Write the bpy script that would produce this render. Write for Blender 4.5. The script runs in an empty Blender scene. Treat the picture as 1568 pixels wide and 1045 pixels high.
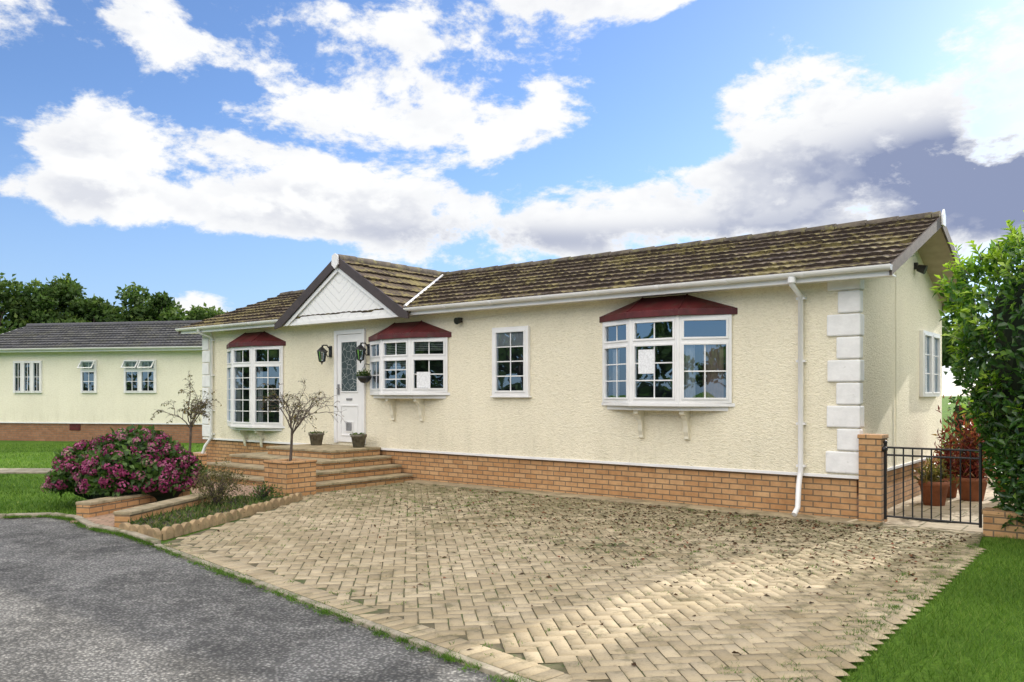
import bpy, math, random
import numpy as np
from mathutils import Matrix, Vector
random.seed(7); rng=np.random.default_rng(7)
sc=bpy.context.scene
R=math.radians
# ------------------------------------------------------------ node helpers
def newmat(name):
    m=bpy.data.materials.new(name); m.use_nodes=True
    nt=m.node_tree; nt.nodes.clear()
    out=nt.nodes.new('ShaderNodeOutputMaterial')
    return m,nt,out
def setin(nt,n,k,v):
    if v is None: return
    if isinstance(v,bpy.types.NodeSocket): nt.links.new(v,n.inputs[k])
    else: n.inputs[k].default_value=v
def N(nt,t,props=None,**ins):
    n=nt.nodes.new(t)
    for k,v in (props or {}).items(): setattr(n,k,v)
    for k,v in ins.items(): setin(nt,n,k.replace('_',' '),v)
    return n
def MA(nt,op,a,b=None,c=None,clamp=False):
    n=nt.nodes.new('ShaderNodeMath'); n.operation=op; n.use_clamp=clamp
    setin(nt,n,0,a); setin(nt,n,1,b); setin(nt,n,2,c)
    return n.outputs[0]
def MIX(nt,f,a,b,bt='MIX'):
    n=nt.nodes.new('ShaderNodeMix'); n.data_type='RGBA'; n.blend_type=bt
    setin(nt,n,0,f); setin(nt,n,6,a); setin(nt,n,7,b)
    return n.outputs[2]
def MR(nt,v,a,b,c=0.0,d=1.0,smooth=True):
    n=nt.nodes.new('ShaderNodeMapRange'); 
    if smooth: n.interpolation_type='SMOOTHSTEP'
    setin(nt,n,0,v); n.inputs[1].default_value=a; n.inputs[2].default_value=b; n.inputs[3].default_value=c; n.inputs[4].default_value=d
    return n.outputs[0]
def NOISE(nt,vec,scale,detail=4,rough=.55,dist=0.):
    n=nt.nodes.new('ShaderNodeTexNoise'); setin(nt,n,'Vector',vec)
    n.inputs['Scale'].default_value=scale; n.inputs['Detail'].default_value=detail
    n.inputs['Roughness'].default_value=rough; n.inputs['Distortion'].default_value=dist
    return n.outputs[0]
def c4(c): return (c[0],c[1],c[2],1.)
def obj_co(nt): return nt.nodes.new('ShaderNodeTexCoord').outputs['Object']
def uv_co(nt): return nt.nodes.new('ShaderNodeTexCoord').outputs['UV']
def BUMP(nt,h,st=.3,dist=.01):
    b=N(nt,'ShaderNodeBump'); b.inputs['Strength'].default_value=st; b.inputs['Distance'].default_value=dist
    nt.links.new(h,b.inputs['Height']); return b.outputs[0]
def ATTR(nt,name='rnd'):
    a=nt.nodes.new('ShaderNodeAttribute'); a.attribute_name=name; return a.outputs['Fac']
def simple(name,col,rough=.5,var=.12,vscale=6.,bscale=0,bst=.2,spec=.5,dirt=None,metal=0.):
    m,nt,out=newmat(name); co=obj_co(nt)
    n=NOISE(nt,co,vscale,3,.6)
    col2=tuple(max(0,x*(1-var*2)) for x in col)
    c=MIX(nt,MR(nt,n,.3,.7),c4(col2),c4(col))
    if dirt:
        n2=NOISE(nt,co,dirt[1],4,.7)
        c=MIX(nt,MR(nt,n2,dirt[2],dirt[2]+.2),c,c4(dirt[0]))
    b=N(nt,'ShaderNodeBsdfPrincipled'); setin(nt,b,'Base Color',c); b.inputs['Roughness'].default_value=rough
    b.inputs['Specular IOR Level'].default_value=spec; b.inputs['Metallic'].default_value=metal
    if bscale: setin(nt,b,'Normal',BUMP(nt,NOISE(nt,co,bscale,3,.6),bst))
    nt.links.new(b.outputs[0],out.inputs[0]); return m
def leafmat(name,cols,rough=.45,trans=.35,spec=.4,vs=2.5):
    m,nt,out=newmat(name); a=ATTR(nt)
    r=nt.nodes.new('ShaderNodeValToRGB'); cr=r.color_ramp
    while len(cr.elements)<len(cols): cr.elements.new(.5)
    for i,(p,c) in enumerate(cols):
        cr.elements[i].position=p; cr.elements[i].color=c4(c)
    nt.links.new(a,r.inputs[0]); c=r.outputs[0]
    nn=NOISE(nt,obj_co(nt),vs,1)
    c=MIX(nt,MR(nt,nn,.35,.65,.0,.5),c,MIX(nt,1.,c,(.45,.5,.4,1),'MULTIPLY'))
    b=N(nt,'ShaderNodeBsdfPrincipled'); setin(nt,b,'Base Color',c); b.inputs['Roughness'].default_value=rough
    b.inputs['Specular IOR Level'].default_value=spec
    t=N(nt,'ShaderNodeBsdfTranslucent'); setin(nt,t,'Color',MIX(nt,1.,c,(1.3,1.5,.7,1),'MULTIPLY'))
    mx=N(nt,'ShaderNodeMixShader'); mx.inputs[0].default_value=trans
    nt.links.new(b.outputs[0],mx.inputs[1]); nt.links.new(t.outputs[0],mx.inputs[2])
    nt.links.new(mx.outputs[0],out.inputs[0]); return m
# ------------------------------------------------------------ materials
m_white=simple('white_upvc',(.84,.83,.82),.3,.04,3,dirt=((.5,.5,.45),14,.66))
m_quoin=simple('white_quoin_stone',(.84,.83,.82),.7,.05,8,bscale=25,bst=.4,dirt=((.5,.5,.45),10,.64))
m_maroon=simple('maroon_bay_roof',(.115,.018,.02),.5,.2,5,spec=.35,dirt=((.08,.035,.028),7,.52))
m_brown=simple('dark_brown_bargeboard',(.055,.038,.036),.5,.15,6)
m_verge=simple('weathered_verge',(.11,.085,.068),.7,.2,12,bscale=40)
m_deck=simple('beige_soffit',(.42,.36,.26),.8,.08,6)
m_black=simple('black_iron',(.015,.015,.016),.4,.1,20)
m_dark=simple('dark_interior',(.018,.02,.026),.8,.2,2)
m_sign=simple('paper_notice',(.85,.86,.88),.8,.10,45)
m_slab=simple('buff_stone_slab',(.42,.34,.21),.85,.18,5,bscale=30,bst=.4,dirt=((.16,.14,.07),4,.50))
m_conc=simple('concrete_edging',(.40,.35,.26),.9,.18,7,bscale=50,bst=.4,dirt=((.15,.15,.07),5,.47))
m_scal=simple('scalloped_edging',(.42,.30,.165),.9,.2,7,bscale=50,bst=.4,dirt=((.2,.17,.08),8,.52))
m_terra=simple('terracotta',(.38,.14,.07),.8,.15,8,bscale=30)
m_stonepot=simple('mossy_stone_pot',(.22,.2,.15),.9,.25,15,bscale=50,bst=.6)
m_soil=simple('soil',(.07,.055,.03),.95,.3,15,bscale=30,bst=1.,dirt=((.07,.11,.03),6,.5))
m_bark=simple('bark',(.13,.10,.08),.9,.3,20,bscale=60,bst=.8)
m_curt=simple('net_curtain',(.60,.57,.56),.9,.06,8)
m_curt2=simple('pink_curtain',(.55,.38,.32),.9,.1,8)
m_ridge=simple('ridge_tile',(.13,.105,.078),.85,.3,6,bscale=30,bst=.5,dirt=((.2,.18,.07),5,.5))
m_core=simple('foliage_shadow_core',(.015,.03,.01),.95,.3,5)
m_cream_t=simple('cream_trim',(.78,.73,.58),.5,.05,5)
def wallmat(name,col,bst=.6):
    m,nt,out=newmat(name); co=uv_co(nt); oc=obj_co(nt)
    mp=N(nt,'ShaderNodeMapping'); nt.links.new(co,mp.inputs[0]); mp.inputs['Scale'].default_value=(1,1.9,1)
    n=NOISE(nt,mp.outputs[0],19,4,.6,.8); n1=NOISE(nt,mp.outputs[0],48,1,.6)
    h=MA(nt,'ADD',n,MA(nt,'MULTIPLY',n1,.5))
    big=NOISE(nt,oc,.9,3,.6)
    c=MIX(nt,MR(nt,big,.3,.7),c4([x*.94 for x in col]),c4(col))
    c=MIX(nt,MR(nt,h,.55,.85,.28,.0),c,(.54,.47,.30,1))
    z=N(nt,'ShaderNodeSeparateXYZ'); nt.links.new(oc,z.inputs[0])
    st=N(nt,'ShaderNodeMapping'); nt.links.new(co,st.inputs[0]); st.inputs['Scale'].default_value=(3.,.35,1)
    streak=NOISE(nt,st.outputs[0],1.6,4,.65)
    low=MR(nt,z.outputs[2],.5,1.3,.30,.07)
    c=MIX(nt,MA(nt,'MULTIPLY',MR(nt,streak,.45,.75),low),c,(.45,.42,.28,1))
    b=N(nt,'ShaderNodeBsdfPrincipled'); setin(nt,b,'Base Color',c); b.inputs['Roughness'].default_value=.8; b.inputs['Specular IOR Level'].default_value=.25
    setin(nt,b,'Normal',BUMP(nt,h,bst,.025)); nt.links.new(b.outputs[0],out.inputs[0]); return m
m_wall=wallmat('cream_textured_render',(.91,.84,.655),.8)
m_wall2=wallmat('cream_render_neighbour',(.87,.835,.68),.3)
def brickmat(name,c1,c2,mo,w=.225,h=.075,ms=.009,bst=.6):
    m,nt,out=newmat(name); co=uv_co(nt)
    br=N(nt,'ShaderNodeTexBrick'); nt.links.new(co,br.inputs['Vector'])
    br.inputs['Color1'].default_value=c4(c1); br.inputs['Color2'].default_value=c4(c2); br.inputs['Mortar'].default_value=c4(mo)
    br.inputs['Scale'].default_value=1; br.inputs['Mortar Size'].default_value=ms; br.inputs['Mortar Smooth'].default_value=.2
    br.inputs['Brick Width'].default_value=w; br.inputs['Row Height'].default_value=h; br.inputs['Bias'].default_value=0
    n=NOISE(nt,co,9,4,.7); n2=NOISE(nt,co,1.2,3,.6)
    c=MIX(nt,MR(nt,n,.3,.75,0,.5),br.outputs[0],MIX(nt,1.,br.outputs[0],(.5,.45,.42,1),'MULTIPLY'))
    c=MIX(nt,MR(nt,n2,.4,.7,0,.35),c,MIX(nt,1.,c,(.7,.62,.55,1),'MULTIPLY'))
    b=N(nt,'ShaderNodeBsdfPrincipled'); setin(nt,b,'Base Color',c); b.inputs['Roughness'].default_value=.9
    hh=MA(nt,'SUBTRACT',MA(nt,'MULTIPLY',n,.4),br.outputs[1])
    setin(nt,b,'Normal',BUMP(nt,hh,bst,.008)); nt.links.new(b.outputs[0],out.inputs[0]); return m
m_brick=brickmat('tan_brick',(.50,.265,.11),(.61,.37,.18),(.21,.155,.095))
m_brick2=brickmat('red_brown_brick',(.32,.155,.08),(.40,.20,.11),(.24,.18,.13))
m_pathpave=brickmat('pink_block_path',(.42,.27,.19),(.48,.33,.23),(.2,.17,.1),.2,.1,.01,.5)
m_sidepave=brickmat('buff_slab_path',(.50,.42,.29),(.56,.47,.33),(.22,.2,.1),.45,.45,.012,.5)
def tilemat(name,base,base2,moss,mamt):
    m,nt,out=newmat(name); co=uv_co(nt); oc=obj_co(nt); a=ATTR(nt)
    s=N(nt,'ShaderNodeSeparateXYZ'); nt.links.new(co,s.inputs[0])
    c=MIX(nt,a,c4(base),c4(base2))
    n=NOISE(nt,oc,9,4,.75); nb=NOISE(nt,oc,1.3,2,.6); nf=NOISE(nt,oc,45,2,.7)
    c=MIX(nt,MR(nt,nf,.35,.7,0,.6),c,MIX(nt,1.,c,(.45,.45,.45,1),'MULTIPLY'))
    edge=MR(nt,s.outputs[1],0.,.8,.16,0.)
    v=MA(nt,'ADD',MA(nt,'ADD',n,edge),MA(nt,'MULTIPLY',MA(nt,'SUBTRACT',nb,.5),.8))
    c=MIX(nt,MA(nt,'MULTIPLY',MR(nt,v,.54,.68),mamt),c,MIX(nt,nf,c4([x*.5 for x in moss]),c4(moss)))
    b=N(nt,'ShaderNodeBsdfPrincipled'); setin(nt,b,'Base Color',c); b.inputs['Roughness'].default_value=.9; b.inputs['Specular IOR Level'].default_value=.2
    setin(nt,b,'Normal',BUMP(nt,MA(nt,'ADD',nf,n),.6,.012)); nt.links.new(b.outputs[0],out.inputs[0]); return m
m_tile=tilemat('mossy_roof_tile',(.065,.048,.037),(.13,.098,.072),(.30,.25,.10),.8)
m_tile2=tilemat('grey_roof_tile',(.085,.085,.09),(.12,.12,.125),(.15,.15,.09),.4)
CXg,CYg=4.27,10.14
def paver_mat():
    m,nt,out=newmat('block_paver'); oc=obj_co(nt); a=ATTR(nt)
    r=nt.nodes.new('ShaderNodeValToRGB'); cr=r.color_ramp
    cr.elements[0].color=(.32,.26,.165,1); cr.elements[1].color=(.54,.45,.305,1)
    e=cr.elements.new(.5); e.color=(.43,.355,.235,1)
    nt.links.new(a,r.inputs[0]); c=r.outputs[0]
    n=NOISE(nt,oc,.7,3,.6,.4); nf=NOISE(nt,oc,60,3,.75); nm=NOISE(nt,oc,5,5,.75)
    s=N(nt,'ShaderNodeSeparateXYZ'); nt.links.new(oc,s.inputs[0])
    vv=MA(nt,'ADD',MA(nt,'MULTIPLY_ADD',s.outputs[0],.6166,-CXg*.6166),MA(nt,'MULTIPLY_ADD',s.outputs[1],.7873,-CYg*.7873))
    near=MR(nt,MA(nt,'ADD',vv,MA(nt,'MULTIPLY',n,2.)),-4.2,.6,0,.15)
    c=MIX(nt,MR(nt,n,.42,.66,0,.5),c,MIX(nt,1.,c,(.66,.64,.54,1),'MULTIPLY'))
    c=MIX(nt,MR(nt,MA(nt,'ADD',nm,near),.50,.70,0,.70),c,(.13,.12,.06,1))
    c=MIX(nt,MR(nt,nf,.5,.75,0,.5),c,MIX(nt,1.,c,(.45,.43,.38,1),'MULTIPLY'))
    b=N(nt,'ShaderNodeBsdfPrincipled'); setin(nt,b,'Base Color',c); b.inputs['Roughness'].default_value=.9; b.inputs['Specular IOR Level'].default_value=.25
    setin(nt,b,'Normal',BUMP(nt,nf,.5,.004)); nt.links.new(b.outputs[0],out.inputs[0]); return m
m_paver=paver_mat()
m_joint=simple('mossy_joint_sand',(.155,.13,.07),.95,.2,10,bscale=60,bst=.6,dirt=((.07,.10,.025),3.2,.46))
def asphalt():
    m,nt,out=newmat('old_asphalt'); oc=obj_co(nt)
    nf=NOISE(nt,oc,70,2,.8); nl=NOISE(nt,oc,.8,5,.65,.8); nm=NOISE(nt,oc,4,6,.78)
    vo=N(nt,'ShaderNodeTexVoronoi'); nt.links.new(oc,vo.inputs['Vector']); vo.inputs['Scale'].default_value=42
    c=MIX(nt,MR(nt,nl,.38,.62),(.12,.117,.11,1),(.225,.22,.21,1))
    c=MIX(nt,MR(nt,nm,.48,.66,0,.7),c,(.33,.32,.30,1))
    c=MIX(nt,MR(nt,nm,.30,.45,.6,0.),c,(.06,.06,.058,1))
    c=MIX(nt,MR(nt,vo.outputs[0],.1,.6,.0,.8),MIX(nt,1.,c,(1.7,1.7,1.65,1),'MULTIPLY'),MIX(nt,1.,c,(.35,.35,.35,1),'MULTIPLY'))
    c=MIX(nt,MR(nt,nf,.48,.7,0,.5),c,(.03,.03,.03,1))
    b=N(nt,'ShaderNodeBsdfPrincipled'); setin(nt,b,'Base Color',c); b.inputs['Roughness'].default_value=.85; b.inputs['Specular IOR Level'].default_value=.3
    setin(nt,b,'Normal',BUMP(nt,MA(nt,'SUBTRACT',nf,vo.outputs[0]),.9,.012)); nt.links.new(b.outputs[0],out.inputs[0]); return m
m_road=asphalt()
def groundmat():
    m,nt,out=newmat('lawn_ground'); oc=obj_co(nt)
    nl=NOISE(nt,oc,.5,3,.6); nf=NOISE(nt,oc,25,3,.8)
    c=MIX(nt,MR(nt,nl,.35,.65),(.075,.16,.02,1),(.13,.24,.03,1))
    c=MIX(nt,MR(nt,nf,.4,.7,0,.6),c,(.05,.09,.015,1))
    b=N(nt,'ShaderNodeBsdfPrincipled'); setin(nt,b,'Base Color',c); b.inputs['Roughness'].default_value=.95; b.inputs['Specular IOR Level'].default_value=.1
    setin(nt,b,'Normal',BUMP(nt,nf,1.,.04)); nt.links.new(b.outputs[0],out.inputs[0]); return m
m_ground=groundmat()
def glassmat():
    m,nt,out=newmat('window_glass')
    fr=N(nt,'ShaderNodeFresnel'); fr.inputs[0].default_value=1.5
    f=MA(nt,'ADD',fr.outputs[0],.20,clamp=True)
    t=N(nt,'ShaderNodeBsdfTransparent'); t.inputs[0].default_value=(.78,.83,.86,1)
    g=N(nt,'ShaderNodeBsdfGlossy'); g.inputs['Roughness'].default_value=.01; g.inputs['Color'].default_value=(.70,.86,1,1)
    nn=NOISE(nt,obj_co(nt),2.2,1); setin(nt,g,'Normal',BUMP(nt,nn,.06,.05))
    mx=N(nt,'ShaderNodeMixShader'); nt.links.new(f,mx.inputs[0]); nt.links.new(t.outputs[0],mx.inputs[1]); nt.links.new(g.outputs[0],mx.inputs[2])
    nt.links.new(mx.outputs[0],out.inputs[0]); return m
m_glass=glassmat()
def chevronmat():
    m,nt,out=newmat('white_chevron_cladding'); oc=obj_co(nt)
    s=N(nt,'ShaderNodeSeparateXYZ'); nt.links.new(oc,s.inputs[0])
    ax=MA(nt,'ABSOLUTE',MA(nt,'ADD',s.outputs[0],9.3))
    t=MA(nt,'SUBTRACT',s.outputs[2],MA(nt,'MULTIPLY',ax,.8))
    fr=MA(nt,'FRACT',MA(nt,'MULTIPLY',t,6.))
    g=MR(nt,fr,0,.09)
    c=MIX(nt,g,(.66,.66,.67,1),(.84,.83,.82,1))
    b=N(nt,'ShaderNodeBsdfPrincipled'); setin(nt,b,'Base Color',c); b.inputs['Roughness'].default_value=.4
    setin(nt,b,'Normal',BUMP(nt,g,.5,.008)); nt.links.new(b.outputs[0],out.inputs[0]); return m
m_chev=chevronmat()
# ------------------------------------------------------------ mesh builder
class MB:
    def __init__(s): s.v=[];s.f=[];s.m=[];s.uv=[];s.r=[];s.sm=[];s.M=Matrix.Identity(4);s.mat=0;s.rv=.5
    def add(s,vs,fs,uvs=None,smooth=False,rs=None):
        o=len(s.v)
        for p in vs: s.v.append(tuple(s.M@Vector(p)))
        for i,f in enumerate(fs):
            s.f.append(tuple(o+k for k in f)); s.m.append(s.mat); s.uv.append(uvs[i] if uvs else None)
            s.r.append(rs[i] if rs else s.rv); s.sm.append(smooth)
    def box(s,x0,x1,y0,y1,z0,z1):
        if x0>x1:x0,x1=x1,x0
        if y0>y1:y0,y1=y1,y0
        if z0>z1:z0,z1=z1,z0
        s.add([(x0,y0,z0),(x1,y0,z0),(x1,y1,z0),(x0,y1,z0),(x0,y0,z1),(x1,y0,z1),(x1,y1,z1),(x0,y1,z1)],
              [(0,3,2,1),(4,5,6,7),(0,1,5,4),(1,2,6,5),(2,3,7,6),(3,0,4,7)])
    def prism(s,poly,z0,z1):
        n=len(poly)
        s.add([(x,y,z0) for x,y in poly]+[(x,y,z1) for x,y in poly],
              [tuple(range(n-1,-1,-1)),tuple(range(n,2*n))]+[(i,(i+1)%n,n+(i+1)%n,n+i) for i in range(n)])
    def profx(s,poly,x0,x1,smooth=False):   # poly in (y,z)
        n=len(poly)
        s.add([(x0,y,z) for y,z in poly]+[(x1,y,z) for y,z in poly],
              [tuple(range(n-1,-1,-1)),tuple(range(n,2*n))]+[(i,(i+1)%n,n+(i+1)%n,n+i) for i in range(n)],smooth=smooth)
    def profy(s,poly,y0,y1):   # poly in (x,z)
        n=len(poly)
        s.add([(x,y0,z) for x,z in poly]+[(x,y1,z) for x,z in poly],
              [tuple(range(n)),tuple(range(2*n-1,n-1,-1))]+[(i,n+i,n+(i+1)%n,(i+1)%n) for i in range(n)])
    def tube(s,path,rad,n=8,smooth=True):
        P=[Vector(p) for p in path]; k=len(P)
        rs=rad if isinstance(rad,(list,tuple)) else [rad]*k
        vs=[];prev=None
        for i,p in enumerate(P):
            d=(P[min(i+1,k-1)]-P[max(i-1,0)]).normalized()
            if prev is None:
                a=Vector((0,0,1)) if abs(d.z)<.9 else Vector((1,0,0))
                x=d.cross(a).normalized()
            else:
                x=(prev-d*prev.dot(d)).normalized()
            prev=x; y=d.cross(x)
            for j in range(n):
                t=2*math.pi*j/n; q=p+(x*math.cos(t)+y*math.sin(t))*rs[i]; vs.append(tuple(q))
        fs=[]
        for i in range(k-1):
            for j in range(n): fs.append((i*n+j,i*n+(j+1)%n,(i+1)*n+(j+1)%n,(i+1)*n+j))
        s.add(vs,fs,smooth=smooth)
        s.add(vs[:n],[tuple(range(n-1,-1,-1))]); s.add(vs[-n:],[tuple(range(n))])
    def lathe(s,c,prof,n=20,smooth=True):  # prof (r,z)
        vs=[];fs=[]
        for r,z in prof:
            for j in range(n):
                t=2*math.pi*j/n; vs.append((c[0]+r*math.cos(t),c[1]+r*math.sin(t),c[2]+z))
        for i in range(len(prof)-1):
            for j in range(n): fs.append((i*n+j,i*n+(j+1)%n,(i+1)*n+(j+1)%n,(i+1)*n+j))
        s.add(vs,fs,smooth=smooth)
    def obj(s,name,mats,parent=None,frame=None,bevel=0):
        me=bpy.data.meshes.new(name); me.from_pydata(s.v,[],s.f)
        if not isinstance(mats,(list,tuple)): mats=[mats]
        for m in mats: me.materials.append(m)
        me.polygons.foreach_set('material_index',s.m); me.polygons.foreach_set('use_smooth',s.sm)
        uvl=me.uv_layers.new(name='UVMap'); buf=np.zeros(len(me.loops)*2)
        for p in me.polygons:
            ex=s.uv[p.index]; nrm=p.normal; ax=max(range(3),key=lambda i:abs(nrm[i]))
            for k,li in enumerate(p.loop_indices):
                if ex: u=ex[k]
                else:
                    c=s.v[me.loops[li].vertex_index]
                    u=(c[1]+.11,c[2]) if ax==0 else ((c[0],c[2]) if ax==1 else (c[0],c[1]))
                buf[2*li]=u[0]; buf[2*li+1]=u[1]
        uvl.data.foreach_set('uv',buf)
        a=me.attributes.new('rnd','FLOAT','FACE'); a.data.foreach_set('value',np.array(s.r,dtype=np.float32))
        me.update()
        o=bpy.data.objects.new(name,me); sc.collection.objects.link(o)
        if parent: o.parent=parent
        if frame is not None: o.matrix_world=frame
        if bevel:
            b=o.modifiers.new('bevel','BEVEL'); b.width=bevel; b.segments=2; b.limit_method='ANGLE'
        return o
def empty(name,mat=None,parent=None):
    e=bpy.data.objects.new(name,None); sc.collection.objects.link(e); e.empty_display_size=.3
    if parent: e.parent=parent
    if mat is not None: e.matrix_world=mat
    return e
def rawmesh(name,V,F,rnd,mat,parent=None):
    me=bpy.data.meshes.new(name); V=np.asarray(V,dtype=np.float32); F=np.asarray(F,dtype=np.int32)
    k=F.shape[1]
    me.vertices.add(len(V)); me.vertices.foreach_set('co',V.ravel())
    me.loops.add(F.size); me.loops.foreach_set('vertex_index',F.ravel())
    me.polygons.add(len(F)); me.polygons.foreach_set('loop_start',np.arange(len(F))*k)
    me.polygons.foreach_set('loop_total',np.full(len(F),k)); me.update(calc_edges=True)
    a=me.attributes.new('rnd','FLOAT','FACE'); a.data.foreach_set('value',np.asarray(rnd,dtype=np.float32))
    me.materials.append(mat); me.validate()
    o=bpy.data.objects.new(name,me); sc.collection.objects.link(o)
    if parent: o.parent=parent
    return o
def unit(a): return a/np.maximum(np.linalg.norm(a,axis=-1,keepdims=True),1e-9)
def leaves(name,P,D,Nn,L,W,rnd,mat,parent=None,fold=.25):
    n=len(P); D=unit(D); S=unit(np.cross(D,Nn)); Nn=np.cross(S,D)
    L=np.broadcast_to(np.asarray(L,float).reshape(-1,1) if np.ndim(L) else np.full((n,1),L),(n,1)); 
    W=np.broadcast_to(np.asarray(W,float).reshape(-1,1) if np.ndim(W) else np.full((n,1),W),(n,1))
    a=P; b=P+D*L*.45+S*W*.5+Nn*W*fold; c=P+D*L-Nn*L*.1; d=P+D*L*.45-S*W*.5+Nn*W*fold
    V=np.stack([a,b,c,d],1).reshape(-1,3); i=np.arange(n)*4
    F=np.stack([np.stack([i,i+1,i+2],1),np.stack([i,i+2,i+3],1)],1).reshape(-1,3)
    return rawmesh(name,V,F,np.repeat(rnd,2),mat,parent)
def rdir(n):
    return unit(rng.normal(size=(n,3)))
def lump(name,c,rad,mat,parent=None,seed=0,amp=.15,sub=4):
    import bmesh
    from mathutils import noise
    bm=bmesh.new(); bmesh.ops.create_icosphere(bm,subdivisions=sub,radius=1)
    for v in bm.verts:
        k=1+amp*noise.noise(v.co*2.2+Vector((seed,0,0)))*2
        v.co=Vector((v.co.x*rad[0]*k+c[0],v.co.y*rad[1]*k+c[1],max(0.02,v.co.z*rad[2]*k+c[2])))
    me=bpy.data.meshes.new(name); bm.to_mesh(me); bm.free(); me.materials.append(mat)
    o=bpy.data.objects.new(name,me); sc.collection.objects.link(o)
    if parent:o.parent=parent
    return o
# ------------------------------------------------------------ frame of the main house
CX,CY=4.27,10.14
H=Matrix.Translation((CX,CY,0))@Matrix.Rotation(math.atan2(-.6166,.7873),4,'Z')
def Wd(u,v,z=0.): return H@Vector((-u,v,z))
# ------------------------------------------------------------ ground / road
g=MB(); g.add([(-300,-200,0),(300,-200,0),(300,500,0),(-300,500,0)],[(0,1,2,3)]); g.obj('ground',m_ground)
rd=MB(); edge=[(1.9,2.52),(.97,3.53),(-1.9,6.63),(-3.74,8.62),(-4.35,9.25),(-5.0,9.72),(-5.5,10.35),(-5.95,10.62),(-6.47,10.5),(-9,10.2),(-14,9.9),(-60,9.0)]
rd.prism(edge+[(-60,-30),(-20,-40),(12,-30)],.001,.005)
rd.obj('road',m_road)
kb=MB()
ks=[(-3.74,8.62),(-4.35,9.25),(-5.0,9.72),(-5.5,10.35),(-5.95,10.62),(-6.47,10.52),(-9,10.22),(-14,9.92),(-40,9.3)]
for a,b in zip(ks[:-1],ks[1:]):
    a=Vector((*a,0)); b=Vector((*b,0)); d=(b-a); n=max(1,int(d.length/.9)); d/=n
    for i in range(min(n,14)):
        p=a+d*i; ang=math.atan2(d.y,d.x); kb.M=Matrix.Translation(p)@Matrix.Rotation(ang,4,'Z')
        kb.box(.006,d.length-.006,-.07,.02,0,.06)
kb.obj('kerb',m_conc,bevel=.012)
# ------------------------------------------------------------ driveway
poly=[(-3.70,8.58),(.97,3.53),(4.87,8.58),tuple(Wd(-1.34,0)[:2]),tuple(Wd(-.28,0)[:2]),tuple(Wd(-.28,-.31)[:2]),tuple(Wd(7.6,-.31)[:2]),tuple(Wd(7.6,-2.3)[:2]),tuple(Wd(7.45,-2.3)[:2]),tuple(Wd(7.45,-2.92)[:2]),(-3.12,12.1)]
def inside(X,Y,poly):
    r=np.zeros(X.shape,bool); n=len(poly); j=n-1
    for i in range(n):
        xi,yi=poly[i]; xj,yj=poly[j]
        c=((yi>Y)!=(yj>Y))&(X<(xj-xi)*(Y-yi)/(yj-yi+1e-12)+xi); r^=c; j=i
    return r
def segdist(X,Y,a,b):
    ax,ay=a;bx,by=b; dx,dy=bx-ax,by-ay; t=np.clip(((X-ax)*dx+(Y-ay)*dy)/(dx*dx+dy*dy),0,1)
    return np.hypot(X-ax-t*dx,Y-ay-t*dy)
dv=empty('block_paved_driveway')
b=MB(); b.prism(poly,.006,.020); b.obj('joint_sand_bed',m_joint,dv)
w=.104; th=math.atan2(-.6166,.7873)+R(45)
ux,uy=math.cos(th),math.sin(th)
ii,jj=np.meshgrid(np.arange(-130,130),np.arange(-130,130)); ii=ii.ravel(); jj=jj.ravel(); k=(ii-jj)%4
hx=ii[k==0]; hy=jj[k==0]; vx=ii[k==3]; vy=jj[k==3]
cx=np.r_[hx+1.0,vx+.5]*w; cy=np.r_[hy+.5,vy+1.0]*w; horiz=np.r_[np.ones(len(hx),bool),np.zeros(len(vx),bool)]
X=CX-3+cx*ux-cy*uy; Y=CY-3+cx*uy+cy*ux
eA=(-3.70,8.58);eB=(.97,3.53);eC=(4.87,8.58)
ins=inside(X,Y,poly)|((segdist(X,Y,eB,eC)<.07)&(Y>4.0)&(Y<8.4))
ins&=(segdist(X,Y,eA,eB)>.27)
for a,b_ in zip(poly[3:],poly[4:]+poly[:1]): ins&=segdist(X,Y,a,b_)>.05
X=X[ins];Y=Y[ins];horiz=horiz[ins]
A=np.where(horiz,th,th+math.pi/2)
def course(a,b,off,long_across=True):
    a=np.array(a);b=np.array(b);d=b-a;L=np.hypot(*d);d/=L;nrm=np.array([-d[1],d[0]])*off
    st=.104 if long_across else .207
    t=np.arange(st/2,L,st); P=a+d*t[:,None]+nrm
    an=math.atan2(d[1],d[0])+(math.pi/2 if long_across else 0)
    return P[:,0],P[:,1],np.full(len(t),an)
x1,y1,a1=course(eA,eB,.155)
X=np.r_[X,x1];Y=np.r_[Y,y1];A=np.r_[A,a1]; n=len(X)
A=A+rng.normal(0,.008,n); X=X+rng.normal(0,.001,n); Y=Y+rng.normal(0,.001,n)
hl,hw=.1,.0482
z0=rng.uniform(.0265,.032,n); tx=rng.normal(0,.010,n);ty=rng.normal(0,.010,n)
und=.007*np.sin(X*1.3)*np.cos(Y*1.1)
V=[]
for sx,sy,lev in [(-1,-1,0),(1,-1,0),(1,1,0),(-1,1,0),(-1,-1,1),(1,-1,1),(1,1,1),(-1,1,1)]:
    l=hl-(.006 if lev else 0); w2=hw-(.006 if lev else 0)
    lx=sx*l; ly=sy*w2
    zz=(z0+und+lx*tx+ly*ty) if lev else (z0+und+lx*tx+ly*ty-.008)
    V.append(np.stack([X+lx*np.cos(A)-ly*np.sin(A),Y+lx*np.sin(A)+ly*np.cos(A),zz],1))
V=np.stack(V,1).reshape(-1,3); i=np.arange(n)*8
F=np.stack([np.stack([i+a for a in q],1) for q in [(4,5,6,7),(0,1,5,4),(1,2,6,5),(2,3,7,6),(3,0,4,7)]],1).reshape(-1,4)
rawmesh('pavers',V,F,np.repeat(np.clip(rng.normal(.5,.2,n),0,1),5),m_paver,dv)
ed=MB()
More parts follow.
